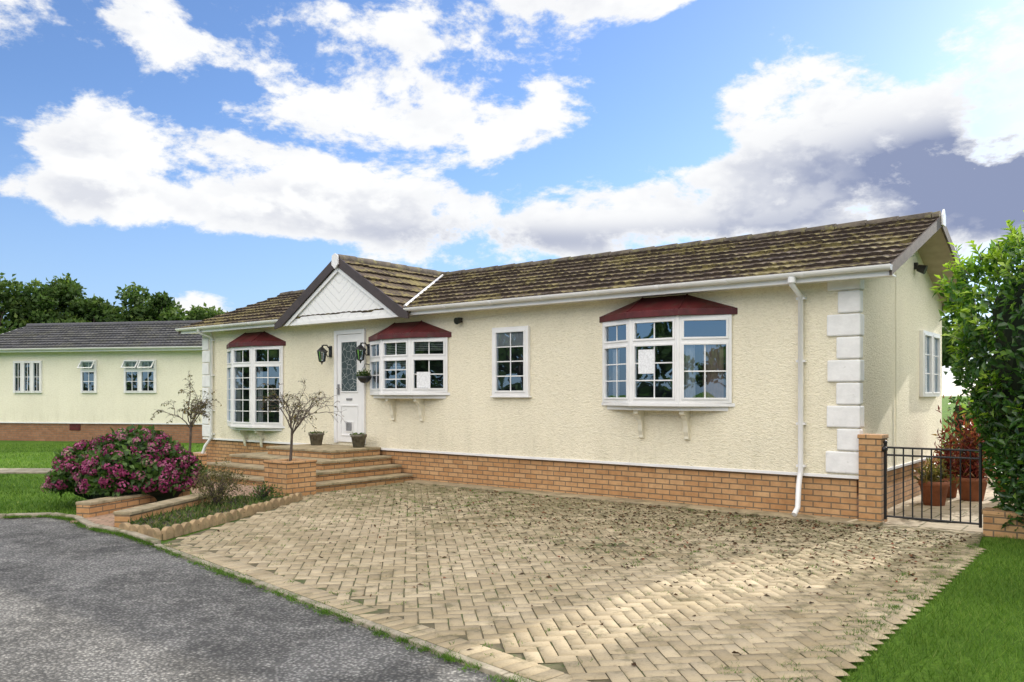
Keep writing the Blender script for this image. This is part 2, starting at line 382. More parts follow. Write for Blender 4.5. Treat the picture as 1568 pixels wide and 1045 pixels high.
d=np.array(eB)-np.array(eA); L=float(np.hypot(*d)); ed.M=Matrix.Translation((eA[0],eA[1],0))@Matrix.Rotation(math.atan2(d[1],d[0]),4,'Z')
t=0
while t<L: ed.box(t+.004,min(t+.9,L)-.004,-.035,.03,0,.034+random.uniform(-.003,.003)); t+=.9
ed.obj('concrete_edging',m_conc,dv,bevel=.006)
st=MB(); x=-7.62
while x<.0:
    x2_=min(x+.9,.30); st.box(x+.004,x2_-.004,-.31,.025,.0,.05+random.uniform(-.003,.003)); x+=.9
st.obj('wall_base_paving',m_slab,frame=H,bevel=.008)
sp=MB(); sp.box(0,2.1,.02,9,.005,.028); sp.obj('side_path',m_sidepave,frame=H)
# ------------------------------------------------------------ main house
house=empty('cream_park_home_bungalow',H)
LN=14.5; DP=5.0; RY=2.5; SL=.367
b=MB(); b.box(-LN+.03,-.03,.03,DP-.03,0,.56); b.obj('brick_plinth',m_brick,house)
b=MB(); b.profx([(0,.56),(DP,.56),(DP,3.14),(RY,4.05),(0,3.14)],-LN,0); b.obj('walls',m_wall,house)
b=MB(); b.box(-LN-.02,.02,-.022,-.001,.545,.585); b.box(.001,.022,-.001,DP,.545,.585); b.box(-LN-.022,-LN-.001,-.001,DP,.545,.585); b.obj('sill_trim',m_white,house,bevel=.004)
q=MB(); z=.6; i=0
while z<2.95:
    wq=(.38 if i%2==0 else .25)+random.uniform(-.012,.012); h=.285
    q.box(-wq,.03,-.036,.10 if i%2 else .16,z+.007,z+h-.007)
    q.box(-LN-.03,-LN+wq*.9,-.034,.16,z+.006,z+h-.006); z+=h; i+=1
q.obj('corner_quoins',m_quoin,house,bevel=.018)
d=MB()
def mz(y): return 3.1+SL*(y+.3)
for s_ in (0,1):
    pts=[(-.31,mz(-.31)-.08),(RY,mz(RY)-.08),(RY,mz(RY)-.015),(-.31,mz(-.31)-.015)]
    if s_: pts=[(2*RY-y,z) for y,z in pts][::-1]
    d.profx(pts,-LN-.44,.44)
d.obj('roof_deck',m_deck,house)
def tiles(mb,O,U,S,w,length,expo=.32,w1fn=None,tw=.30,amp=.016,step=.05):
    O=Vector(O);U=Vector(U).normalized();S=Vector(S).normalized();Nn=U.cross(S)
    if Nn.z<0:Nn=-Nn
    nc=int(math.ceil(length/expo)); 
    for c in range(nc):
        s0=c*expo; s1=min(length,(c+1)*expo+.05); ww=w1fn(s0) if w1fn else w
        ns=max(2,int(ww/step)+1)
        vs=[];fs=[];uvs=[];rs=[]
        trnd={}
        jit=random.uniform(-.006,.006)
        for k in range(ns+1):
            x=min(k*step,ww); ph=(x%(tw/2))/(tw/2)
            h=amp*(max(0,math.cos((ph-.5)*2*math.pi))**.7)
            tid=int(x/tw); 
            if tid not in trnd: trnd[tid]=(random.random(),random.uniform(-.008,.008))
            lift=trnd[tid][1]
            lo=O+U*x+S*(s0+jit+lift)+Nn*(.050+h+lift); hi=O+U*x+S*s1+Nn*(.008+h*.6); lip=O+U*x+S*(s0+jit+lift+.003)+Nn*(-.004+h*.2)
            vs+= [tuple(lip),tuple(lo),tuple(hi)]
        for k in range(ns):
            a=k*3; bb=a+3; r=trnd[int((k*step)/tw)][0] if int((k*step)/tw) in trnd else .5
            x0=k*step;x1_=x0+step
            fs.append((a,bb,bb+1,a+1)); uvs.append([(x0,1),(x1_,1),(x1_,1),(x0,1)]); rs.append(r*.3)
            fs.append((a+1,bb+1,bb+2,a+2)); uvs.append([(x0,0.),(x1_,0.),(x1_,1),(x0,1)]); rs.append(r)
        mb.add(vs,fs,uvs,rs=rs)
t=MB(); hyp=math.sqrt(1+SL*SL); tl=(RY+.35)*hyp
tiles(t,(-LN-.45,-.35,mz(-.35)),(1,0,0),(0,1,SL),LN+.9,tl)
tiles(t,(-LN-.45,2*RY+.35,mz(-.35)),(1,0,0),(0,-1,SL),LN+.9,tl)
PC=-9.3; PH=1.86; PZ=3.0; PM=.62; PHy=math.sqrt(1+PM*PM)
def wfn(s): 
    z=PZ+s*PM/PHy; return min(RY+.1,max(.05,(z-3.1)/SL-.3+.35))+.42
tiles(t,(PC+PH,-.42,PZ),(0,1,0),(-1,0,PM),3,PH*PHy,w1fn=wfn)
tiles(t,(PC-PH,-.42,PZ),(0,1,0),(1,0,PM),3,PH*PHy,w1fn=wfn)
t.obj('roof_tiles',m_tile,house)
rt=MB(); x=-LN-.45
while x<.44:
    rt.tube([(x,RY,mz(RY)-.01),(min(x+.44,.45),RY,mz(RY)-.004)],[.10,.108],12); x+=.45
y=-.42
while y<2.4:
    rt.tube([(PC,y,PZ+PH*PM-.015),(PC,y+.44,PZ+PH*PM-.01)],[.10,.107],12); y+=.45
rt.obj('ridge_tiles',m_ridge,house)
v=MB()
for xx in (.44,-LN-.47):
    for s_ in (0,1):
        pts=[(-.36,mz(-.36)-.10),(RY,mz(RY)-.12),(RY,mz(RY)+.03),(-.36,mz(-.36)+.03)]
        if s_: pts=[(2*RY-y,z) for y,z in pts][::-1]
        v.profx(pts,xx,xx+.03)
v.obj('verge_boards',m_verge,house)
v=MB(); v.profx([(RY-.09,mz(RY)-.12),(RY+.09,mz(RY)-.12),(RY+.09,mz(RY)+.03),(RY,mz(RY)+.12),(RY-.09,mz(RY)+.03)],.475,.50)
v.profy([(PC-.09,PZ+PH*PM-.12),(PC,PZ+PH*PM-.20),(PC+.09,PZ+PH*PM-.12),(PC+.08,PZ+PH*PM+.05),(PC,PZ+PH*PM+.09),(PC-.08,PZ+PH*PM+.05)],-.475,-.445)
v.obj('apex_caps',m_white,house)
f=MB()
for xa,xb in ((-7.55,.43),(-LN-.43,-11.05)):
    f.box(xa,xb,-.325,-.30,2.98,3.085); f.box(xa,xb,-.30,.0,3.0,3.015)
f.box(-LN-.43,.43,DP+.0,DP+.3,3.0,3.015)
f.obj('fascia_and_soffit',m_white,house)
gt=MB()
arc=[(-.385+.058*math.cos(a),3.10+.06*math.sin(a)) for a in [math.pi*(1+i/10) for i in range(11)]]
for xa,xb in ((-7.5,.47),(-LN-.47,-11.1)):
    gt.profx(arc[::-1],xa,xb)
    x=xb
    while x>xa:
        gt.profx([(y*1.0-(.004 if y<-.385 else -.004),z-.006) for y,z in arc[::-1]],x-.05,x); x-=1.0
gt.tube([(-.69,-.385,3.06),(-.69,-.385,2.96),(-.69,-.06,2.84),(-.69,-.06,.62),(-.70,-.06,.55),(-.68,-.16,.44),(-.68,-.20,.16),(-.69,-.30,.08)],.034,12)
gt.tube([(-14.1,-.385,3.06),(-14.1,-.385,2.98),(-14.1,-.06,2.88),(-14.1,-.06,.6),(-14.25,-.12,.4),(-14.3,-.2,.1)],.034,12)
for zz in (2.8,2.0,1.2,.66):
    gt.box(-.745,-.635,-.075,-.001,zz,zz+.03); gt.box(-14.155,-14.045,-.075,-.001,zz,zz+.03)
gt.tube([(-.69,-.385,3.05),(-.69,-.385,2.98)],.05,12)
gt.obj('gutters_and_downpipes',m_white,house)
# porch gable
p=MB(); p.profy([(PC-PH+.1,3.0),(PC+PH-.1,3.0),(PC,PZ+PH*PM-.05)],-.36,-.34); p.obj('porch_gable_cladding',m_chev,house)
p=MB(); p.box(PC-PH+.12,PC+PH-.12,-.34,0,2.98,3.0); p.box(PC-PH+.1,PC+PH-.1,-.375,-.345,2.96,3.02)
for s_ in (-1,1):
    pts=[(PC+s_*(PH-.2),PZ-.04),(PC,PZ+PH*PM-.16),(PC,PZ+PH*PM-.24),(PC+s_*(PH-.33),PZ-.04)]
    p.profy(pts if s_>0 else pts[::-1],-.40,-.377)
p.obj('porch_soffit_trim',m_white,house)
p=MB()
for s_ in (-1,1):
    pts=[(PC+s_*(PH+.05),PZ+.01),(PC,PZ+PH*PM+.05),(PC,PZ+PH*PM-.14),(PC+s_*(PH-.17),PZ-.05),(PC+s_*(PH+.05),PZ-.09)]
    p.profy(pts if s_>0 else pts[::-1],-.44,-.402)
p.obj('porch_bargeboards',m_brown,house)
p=MB()
for s_ in (-1,1):
    yv=[-.3,.6,1.5,RY-.05]
    p.tube([(PC+s_*max(.02,(PH-((mz(y)-PZ)/PM))),y,mz(y)+.05) for y in yv],.028,6)
p.obj('valley_trim',m_white,house)
# ---- windows
fr=MB(); gl=MB(); bk=MB(); cu=MB(); cu2=MB(); sg=MB()
def pane(M,w,z0,z1,trans=None,cols=2,rows=2,tc=2,ft=.045,bars=True):
    fr.M=M; gl.M=M
    fr.box(0,ft,-.03,.03,z0,z1); fr.box(w-ft,w,-.03,.03,z0,z1); fr.box(ft,w-ft,-.03,.03,z0,z0+ft); fr.box(ft,w-ft,-.03,.03,z1-ft,z1)
    s=.028
    parts=[(z0+ft,z1-ft,cols,rows)]
    if trans:
        fr.box(ft,w-ft,-.029,.029,trans-.025,trans+.025); parts=[(z0+ft,trans-.025,cols,rows),(trans+.025,z1-ft,tc,1)]
    for a,b_,c,r in parts:
        x0=ft;x1=w-ft
        fr.box(x0,x0+s,-.042,.02,a,b_);fr.box(x1-s,x1,-.042,.02,a,b_);fr.box(x0+s,x1-s,-.042,.02,a,a+s);fr.box(x0+s,x1-s,-.042,.02,b_-s,b_)
        gx0=x0+s-.004;gx1=x1-s+.004;ga=a+s-.004;gb=b_-s+.004
        gl.add([(gx0,-.004,ga),(gx1,-.004,ga),(gx1,-.004,gb),(gx0,-.004,gb)],[(0,1,2,3)])
        if bars:
            for i in range(1,c): xx=gx0+(gx1-gx0)*i/c; fr.box(xx-.009,xx+.009,-.012,.003,ga,gb)
            for i in range(1,r): zz=ga+(gb-ga)*i/r; fr.box(gx0,gx1,-.0115,.0025,zz-.009,zz+.009)
    fr.M=Matrix.Identity(4); gl.M=Matrix.Identity(4)
def curtain(mb,M,x0,x1,z0,z1,y=.05,amp=.015,fr_=.06):
    mb.M=M; n=max(4,int((x1-x0)/.012)); vs=[];fs=[]
    for i in range(n+1):
        x=x0+(x1-x0)*i/n; yy=y+amp*math.sin(x*2*math.pi/fr_)
        vs+=[(x,yy,z0),(x+.01*math.sin(i),yy,z1)]
    for i in range(n): fs.append((2*i,2*i+2,2*i+3,2*i+1))
    mb.add(vs,fs,smooth=True); mb.M=Matrix.Identity(4)
def blinds(mb,M,x0,x1,z0,z1,y=.05):
    mb.M=M; z=z0
    while z<z1: mb.box(x0,x1,y,y+.012,z,z+.012); z+=.03
    mb.M=Matrix.Identity(4)
def seg(a,b_):
    ang=math.atan2(b_[1]-a[1],b_[0]-a[0]); L=math.hypot(b_[0]-a[0],b_[1]-a[1])
    return Matrix.Translation((a[0],a[1],0))@Matrix.Rotation(ang,4,'Z'),L
brf=MB(); sl=MB()
def bay(uc,ha,hf,p,z0,z1,ztop,trans,spec,brz=.42,bx=.36):
    xc=-uc; A_=(xc-ha,-.004);B_=(xc-hf,-p);C_=(xc+hf,-p);D_=(xc+ha,-.004)
    for k,(a,b_) in enumerate(((A_,B_),(B_,C_),(C_,D_))):
        M,L=seg(a,b_); c,r,tc=spec[k]
        pane(M,L,z0,z1,trans,c,r,tc)
    for q_ in (B_,C_):
        fr.tube([(q_[0],q_[1]-.008,z0),(q_[0],q_[1]-.008,z1)],.032,10,smooth=True)
    o=.05
    sill=[(A_[0]-o,-.001),(B_[0]-o*.5,-p-o),(C_[0]+o*.5,-p-o),(D_[0]+o,-.001)]
    sl.prism(sill,z0-.05,z0-.001)
    sl.prism([(A_[0]+.05,-.001),(B_[0],-p+.05),(C_[0],-p+.05),(D_[0]-.05,-.001)],z0-.11,z0-.052)
    o=.085; e=[(A_[0]-o,-.002),(B_[0]-o*.5,-p-o),(C_[0]+o*.5,-p-o),(D_[0]+o,-.002)]
    zt=z1+.09
    brf.prism(e,z1+.001,zt)
    e2=[(A_[0]-o*.75,-.002),(B_[0]-o*.4,-p-o*.8),(C_[0]+o*.4,-p-o*.8),(D_[0]+o*.75,-.002)]
    V_=[(x,y,zt+.002) for x,y in e2]+[(xc-hf*.95,-.002,ztop),(xc+hf*.95,-.002,ztop)]
    brf.add(V_,[(0,1,4),(1,2,5,4),(2,3,5)])
    for a,b_ in ((1,4),(2,5)): brf.tube([V_[a],V_[b_]],.014,6)
    bk.add([(A_[0]+.06,-.006,z0),(D_[0]-.06,-.006,z0),(D_[0]-.06,-.006,z1),(A_[0]+.06,-.006,z1)],[(0,1,2,3)])
    for sx in (-bx,bx):
        zb=z0-.11
        prof=[(0,zb),(-.20,zb),(-.20,zb-.05),(-.15,zb-.07),(-.10,zb-.14),(-.075,zb-.22),(-.07,zb-.30),(-.045,zb-.36),(-.05,zb-brz+.02),(0,zb-brz)]
        ct.profx(prof[::-1],xc+sx-.035,xc+sx+.035)
    return A_,B_,C_,D_
ct=MB()
A_,B_,C_,D_=bay(2.65,1.01,.37,.30,1.47,2.67,2.99,2.32,[(2,3,2),(2,3,2),(2,2,1)])
M,L=seg(C_,D_); curtain(cu2,M,L*.46,L*.95,1.5,2.3,y=.04); curtain(cu,M,L*.12,L*.32,1.5,2.28,y=.05)
M,L=seg(A_,B_); curtain(cu,M,L*.25,L*.5,1.5,2.25,y=.045)
M,L=seg(B_,C_); sg.M=M; sg.box(.12,.37,-.017,-.0135,1.88,2.22)
A_,B_,C_,D_=bay(7.82,.98,.36,.30,1.62,2.58,2.90,2.24,[(2,2,2),(2,3,2),(2,2,2)])
M,L=seg(C_,D_); sg.M=M; sg.box(.12,.37,-.017,-.0135,1.70,1.98)
blinds(cu,M,.08,L-.08,2.36,2.5,y=.03)
M,L=seg(B_,C_); blinds(cu,M,.08,L-.08,2.05,2.5,y=.03)
M,L=seg(A_,B_); curtain(cu,M,.1,L*.4,1.65,2.5,y=.04)
A_,B_,C_,D_=bay(12.5,1.0,.36,.30,.92,2.60,2.93,2.22,[(2,5,2),(2,5,2),(2,5,2)],brz=.2,bx=.3)
M,L=seg(C_,D_); curtain(cu,M,.08,L*.30,.95,2.2,y=.04); curtain(cu,M,L*.84,L-.08,.95,2.2,y=.03)
M,L=seg(B_,C_); curtain(cu,M,.06,L*.3,.95,2.5,y=.05); curtain(cu,M,L*.75,L-.06,.95,2.5,y=.05)
M=Matrix.Translation((-5.80,-.03,0)); pane(M,.75,1.56,2.69,None,2,4,ft=.06)
bk.add([(-5.78,-.003,1.58),(-5.07,-.003,1.58),(-5.07,-.003,2.67),(-5.78,-.003,2.67)],[(0,1,2,3)])
curtain(cu,M,.1,.65,2.38,2.6,y=.013,amp=.006); sl.box(-5.83,-5.02,-.075,-.001,1.535,1.559)
M=Matrix.Translation((.03,3.3,0))@Matrix.Rotation(R(90),4,'Z')
pane(M,.62,1.55,2.58,None,2,3); M2=Matrix.Translation((.03,3.92,0))@Matrix.Rotation(R(90),4,'Z'); pane(M2,.62,1.55,2.58,None,2,3)
bk.add([(.003,3.32,1.57),(.003,4.5,1.57),(.003,4.5,2.56),(.003,3.32,2.56)],[(0,1,2,3)]); curtain(cu,M,.07,.25,1.6,2.5,y=.012,amp=.004)
# door
fr.box(-9.83,-9.75,-.05,-.001,.64,2.83); fr.box(-9.03,-8.95,-.05,-.001,.64,2.83); fr.box(-9.75,-9.03,-.05,-.001,2.75,2.83)
dr=MB(); dr.box(-9.745,-9.035,-.03,-.001,.66,2.745)
def ring(mb,x0,x1,z0,z1,t=.025,y=-.045):
    mb.box(x0,x1,y,-.0305,z0,z0+t);mb.box(x0,x1,y,-.0305,z1-t,z1);mb.box(x0,x0+t,y,-.0305,z0+t,z1-t);mb.box(x1-t,x1,y,-.0305,z0+t,z1-t)
ring(dr,-9.64,-9.14,1.62,2.62); ring(dr,-9.64,-9.14,.78,1.38); ring(dr,-9.50,-9.28,.86,1.06,.02,-.05)
dr.obj('front_door',m_white,house,bevel=.004)
dg=MB(); dg.add([(-9.615,-.034,1.645),(-9.165,-.034,1.645),(-9.165,-.034,2.595),(-9.615,-.034,2.595)],[(0,1,2,3)])
def doorglass():
    m,nt,out=newmat('leaded_door_glass'); oc=obj_co(nt)
    vo=N(nt,'ShaderNodeTexVoronoi',{'feature':'DISTANCE_TO_EDGE'}); nt.links.new(oc,vo.inputs['Vector']); vo.inputs['Scale'].default_value=9
    c=MIX(nt,MR(nt,vo.outputs[0],.01,.05),(.3,.32,.32,1),(.06,.08,.085,1))
    b=N(nt,'ShaderNodeBsdfPrincipled'); setin(nt,b,'Base Color',c); b.inputs['Roughness'].default_value=.1; b.inputs['Specular IOR Level'].default_value=.8
    nt.links.new(b.outputs[0],out.inputs[0]); return m
dg.obj('door_glass',doorglass(),house)
hd=MB(); hd.box(-9.71,-9.68,-.06,-.0305,1.58,1.78); hd.tube([(-9.695,-.06,1.7),(-9.695,-.09,1.7),(-9.60,-.09,1.7)],.009,8); hd.box(-9.46,-9.32,-.052,-.0505,.88,1.03)
hd.box(-9.47,-9.31,-.045,-.0305,1.47,1.51)
hd.obj('door_hardware',simple('dull_metal',(.25,.25,.26),.35,.1,10),house)
fr.obj('window_frames',m_white,house,bevel=.003); gl.obj('window_glass',m_glass,house); bk.obj('window_interiors',m_dark,house)
cu.obj('curtains',m_curt,house); cu2.M=Matrix.Identity(4); cu2.obj('pink_curtains',m_curt2,house); sg.obj('window_notices',m_sign,house)
sl.obj('window_sills',m_white,house,bevel=.006); brf.obj('bay_roofs',m_maroon,house,bevel=.004); ct.obj('bay_brackets',m_cream_t,house,bevel=.004)
c=MB(); c.box(-6.58,-6.50,-.05,-.001,2.82,2.90); c.tube([(-6.54,-.04,2.86),(-6.54,-.12,2.84)],[.05,.06],12)
c.box(.001,.05,2.93,3.0,3.48,3.58); c.tube([(.05,2.96,3.5),(.16,2.96,3.46)],[.05,.07],12)
c.obj('security_lamps',m_black,house)
c=MB(); c.tube([(-6.5,-.012,2.86),(-5.0,-.012,2.93),(-3.9,-.012,2.95)],.004,5); c.tube([(.012,1.8,.6),(.012,1.8,3.4)],.006,5); c.obj('wall_cable',m_cream_t,house)
# lanterns
def lantern(x,z):
    e=empty('wall_lantern',H@Matrix.Translation((x,0,z)))
    l=MB(); l.box(-.04,.04,-.02,-.001,-.10,.12)
    l.tube([(0,-.02,.05),(0,-.10,.13),(0,-.19,.13),(0,-.22,.06)],.012,8)
    l.tube([(0,-.02,-.06),(0,-.08,-.10),(0,-.12,-.03),(0,-.08,.02)],.009,8)
    l.lathe((0,-.22,0),[(.0,.10),(.03,.085),(.095,.02),(.10,.0),(.085,.0)],6,False)
    l.lathe((0,-.22,0),[(.055,-.2),(.06,-.185),(.02,-.215),(.006,-.25),(0,-.26)],6,False)
    for j in range(6):
        t_=2*math.pi*j/6; l.tube([(.085*math.cos(t_),-.22+.085*math.sin(t_),0),(.055*math.cos(t_),-.22+.055*math.sin(t_),-.19)],.010,5)
    l.tube([(0,-.22,.09),(0,-.22,.14)],[.012,.004],6); l.tube([(0,-.22,-.02),(0,-.22,-.15)],.022,8)
    l.obj('iron_body',m_black,e)
    g_=MB(); g_.lathe((0,-.22,0),[(.075,0),(.048,-.185)],6,False); g_.obj('lantern_glass',m_glass,e)
lantern(-9.98,2.42); lantern(-8.86,2.42)
hb=empty('hanging_basket',H@Matrix.Translation((-8.82,-.16,1.92)))
l=MB(); l.lathe((0,0,0),[(.0,-.13),(.07,-.11),(.12,-.05),(.14,0),(.12,0.01)],16); l.tube([(0,.155,.22),(0,.02,.24),(0,0,.2)],.006,6)
for j in range(3):
    t_=j*2.1; l.tube([(.13*math.cos(t_),.13*math.sin(t_),0),(0,0,.2)],.003,4)
l.obj('basket',m_black,hb)
m_herb=leafmat('small_leaves',[(0,(.03,.07,.015)),(.6,(.08,.15,.03)),(.9,(.16,.2,.05)),(1,(.4,.1,.15))])
P=rng.normal(0,.06,(260,3)); P[:,2]=abs(P[:,2])*.8; leaves('basket_plant',P,rdir(260)+[0,0,.2],rdir(260),.05,.03,rng.random(260),m_herb,hb)
# ------------------------------------------------------------ steps
stp=empty('entrance_steps',H)
br_=MB(); sb=MB()
for zt,x0,x1,y0 in ((.15,-11.4,-7.67,-2.29),(.30,-11.2,-7.95,-2.0),(.45,-10.95,-8.22,-1.65),(.60,-10.4,-8.5,-1.22)):
    br_.box(x0+.03,x1-.03,y0+.03,-.03,zt-.15+.002,zt-.045)
    nx=int(round((x1-x0)/.6)); wx=(x1-x0)/nx
    for i in range(nx):
        for (ya,yb) in ((y0,y0+.35),(y0+.35,-.024)):
            if yb>ya: sb.box(x0+i*wx+.003,x0+(i+1)*wx-.003,ya+.003,yb-.003,zt-.045,zt+random.uniform(-.002,.002))
br_.obj('brick_risers',m_brick,stp); sb.obj('slab_treads',m_slab,stp,bevel=.01)
def planter(x0,y0):
    e=empty('brick_planter',H@Matrix.Translation((x0,y0,0)))
    b=MB(); t=.1; s=.56
    b.box(0,s,0,t,0,.52);b.box(0,s,s-t,s,0,.52);b.box(0,t,t,s-t,0,.52);b.box(s-t,s,t,s-t,0,.52); b.obj('brick_walls',m_brick,e)
    b=MB(); t=.13; o=-.015; k=s+.015
    b.box(o,k,o,t,.521,.56);b.box(o,k,s-t,k,.521,.56);b.box(o,t,t,s-t,.521,.56);b.box(s-t,k,t,s-t,.521,.56); b.obj('coping',m_brick,e,bevel=.008)
    b=MB(); b.box(t,s-t,t,s-t,.3,.49); b.obj('soil',m_soil,e)
planter(-8.06,-2.9); planter(-10.56,-3.25)
m_sparse=leafmat('autumn_leaves',[(0,(.12,.10,.03)),(.6,(.16,.15,.05)),(1,(.25,.16,.05))])
def small_tree(base,h,spread,seed,nl=150):
    random.seed(seed); e=empty('weeping_standard_tree'); e.location=base
    t=MB(); tips=[]
    top=Vector((.03,0,h*.42)); t.tube([(0,0,0),(.015,.01,h*.2),tuple(top)],[.026,.021,.02],8)
    def grow(p,d,L,r,lv):
        pts=[p];rr=[r];q=p.copy();dd=d.copy();n=6
        for i in range(n):
            dd=(dd+Vector((random.uniform(-.25,.25),random.uniform(-.25,.25),random.uniform(-.2,.16)-.03*lv-.03*i))).normalized()
            q=q+dd*L/n; pts.append(q.copy()); rr.append(r*(1-.6*(i+1)/n))
            if lv<3 and i>=1 and random.random()<.8:
                sd=(dd+Vector((random.uniform(-.9,.9),random.uniform(-.9,.9),random.uniform(-.1,.7)))).normalized()
                grow(q.copy(),sd,L*.55,r*.5,lv+1)
            tips.append(q.copy())
        t.tube([tuple(a) for a in pts],[max(.002,x) for x in rr],5 if lv<2 else 4)
    for k in range(8):
        a=k*2*math.pi/8+random.uniform(-.3,.3)
        grow(top-Vector((0,0,random.uniform(0,.1))),Vector((math.cos(a)*.8,math.sin(a)*.8,random.uniform(.9,2.2))).normalized(),spread*random.uniform(.8,1.15),.012,0)
    t.obj('trunk_and_branches',m_bark,e)
    idx=rng.choice(len(tips),min(len(tips),nl),replace=False); P=np.array([tuple(tips[i]) for i in idx])
    n=len(P); leaves('sparse_leaves',P,rdir(n)+[0,0,-.6],rdir(n),.05,.028,rng.random(n),m_sparse,e)
small_tree(Wd(7.78,-2.62,.48),1.34,.54,5,130); small_tree(Wd(10.20,-2.9,.48),1.36,.46,11,260)
pth=MB(); pth.prism([(-5.45,10.15),(-5.0,9.85),(-4.72,9.72),(-4.50,11.0),tuple(Wd(8.1,-2.3)[:2]),tuple(Wd(11.4,-2.3)[:2]),(-5.0,12.9),(-5.2,11.2)],.006,.03); pth.obj('entrance_path',m_pathpave)
def lowwall(a,b_,h,name='low_brick_wall'):
    a=Vector((*a,0));b_=Vector((*b_,0));d=b_-a; M=Matrix.Translation(a)@Matrix.Rotation(math.atan2(d.y,d.x),4,'Z')
    e=empty(name,M); b=MB(); b.box(0,d.length,-.1,.1,0,h-.04); b.obj('bricks',m_brick,e)
    b=MB(); t=0
    while t<d.length: b.box(t+.002,min(t+.45,d.length+.02)-.002,-.12,.12,h-.04,h); t+=.45
    b.obj('coping',m_slab,e,bevel=.008)
lowwall((-5.45,10.45),(-4.92,12.35),.22); lowwall((-4.62,9.75),(-4.32,11.55),.20)
bed=[(-3.80,8.95),(-3.16,12.25),(-4.1,12.3),(-4.25,11.5),(-4.52,9.75),(-4.45,9.45)]
b=MB(); b.prism(bed,.004,.07); b.obj('flower_bed_soil',m_soil)
sc_=MB()
def scallops(a,b_):
    a=Vector((*a,0));b_=Vector((*b_,0));d=b_-a;L=d.length;n=int(L/.17); ang=math.atan2(d.y,d.x)
    for i in range(n):
        sc_.M=Matrix.Translation(a+d*(i/n))@Matrix.Rotation(ang+random.uniform(-.04,.04),4,'Z'); w_=L/n; hz=random.uniform(-.012,.008)
        pr=[(0.004,0),(w_-.004,0),(w_-.004,.08+hz)]+[(w_/2+(w_/2-.004)*math.cos(t_),.08+hz+.06*math.sin(t_)) for t_ in [math.pi*k/8 for k in range(1,8)]]+[(.004,.08+hz)]
        sc_.profy(pr,-.03,.03)
scallops((-4.48,9.42),(-3.82,8.93)); scallops((-3.80,8.95),(-3.36,11.15)); scallops((-3.36,11.15),(-3.14,12.25))
sc_.obj('scalloped_bed_edging',m_scal,bevel=.008)
m_grass=leafmat('grass_blades',[(0,(.06,.13,.015)),(.5,(.12,.23,.03)),(.9,(.20,.31,.05)),(1,(.32,.30,.12))],.6,.3,.2,.7)
m_bedg=leafmat('bed_groundcover_leaves',[(0,(.05,.09,.02)),(.5,(.10,.17,.035)),(.8,(.17,.18,.06)),(1,(.25,.2,.1))],.6,.2,.2,3)
n=2000; PX=rng.uniform(-4.5,-3.2,n);PY=rng.uniform(9,12.2,n); k=inside(PX,PY,bed); P=np.stack([PX[k],PY[k],np.full(k.sum(),.06)],1); n=len(P)
leaves('bed_groundcover',P,rdir(n)*.9+[0,0,.8],rdir(n),rng.uniform(.05,.12,n),.018,rng.random(n),m_bedg)
def shrub(name,c,r,h,n,mat,L=.07,W=.03):
    e=empty(name); e.location=c; t=MB()
    for i in range(26):
        a=random.uniform(0,6.28); q=random.uniform(.2,1)
        t.tube([(0,0,0),(r*.4*q*math.cos(a),r*.4*q*math.sin(a),h*.5),(r*q*math.cos(a),r*q*math.sin(a),h*(1-.3*q))],[.008,.005,.002],4)
    t.obj('stems',m_bark,e)
    d=rdir(n); rr=rng.uniform(.45,1,n)[:,None]*(1+.25*np.sin(d[:,:1]*7+d[:,1:2]*5)); P=d*rr*[r,r,h*.55]+[0,0,h*.55]; P=P[P[:,2]>0]
    n=len(P); leaves('foliage',P,rdir(n)+[0,0,.5],rdir(n),L,W,rng.random(n),mat,e)
m_olive=leafmat('olive_brown_leaves',[(0,(.06,.06,.025)),(.6,(.16,.15,.06)),(1,(.28,.23,.10))])
shrub('heather_shrub',(-4.05,11.3,.05),.36,.55,1500,m_olive,.05,.014)
shrub('small_shrub',(-3.55,11.75,.05),.2,.25,300,m_herb,.05,.02)
# ------------------------------------------------------------ hydrangea
hy=empty('hydrangea_bush'); hc=np.array([-5.50,11.85,0.]); hy.location=tuple(hc)
m_hleaf=leafmat('hydrangea_leaves',[(0,(.03,.07,.014)),(.6,(.075,.15,.03)),(1,(.15,.25,.06))],.4)
m_hflow=leafmat('hydrangea_petals',[(0,(.13,.018,.06)),(.45,(.34,.05,.15)),(.8,(.48,.16,.30)),(1,(.30,.28,.15))],.7,.2,.2,4)
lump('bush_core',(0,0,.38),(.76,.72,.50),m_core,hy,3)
def hs(n,k=1.):
    d=rdir(n); d[:,2]=abs(d[:,2])*1.0-.15; d=unit(d); f=1+.08*np.sin(d[:,:1]*6+1)+.07*np.sin(d[:,1:2]*8+d[:,2:]*5)
    return d,d*f*k*[.88,.84,.60]+[0,0,.38]
d,P=hs(5200); P*=rng.uniform(.86,1.05,(len(P),1)); kk=P[:,2]>.03; P=P[kk];d=d[kk];n=len(P)
leaves('leaves',P,d*.5+rdir(n)*.8+[0,0,-.1],d+rdir(n)*.5,rng.uniform(.08,.13,n),rng.uniform(.05,.075,n),rng.random(n),m_hleaf,hy)
d,P=hs(300,1.05); kk=P[:,2]>.12; P=P[kk];d=d[kk]
PP=[];DD=[];NN=[];RR=[]
for c_,dd in zip(P,d):
    m_=50; q=rdir(m_); q=q[(q@dd)>-.35]; rad=rng.uniform(.05,.09); base=rng.uniform(0,.85)
    PP.append(c_+q*rad*[1,1,.8]); DD.append(np.cross(q,rdir(len(q)))); NN.append(q+rdir(len(q))*.3); RR.append(np.clip(base+rng.uniform(-.25,.3,len(q)),0,1))
PP=np.vstack(PP);n=len(PP); leaves('flower_heads',PP,np.vstack(DD),np.vstack(NN),.036,.034,np.concatenate(RR),m_hflow,hy,.1)
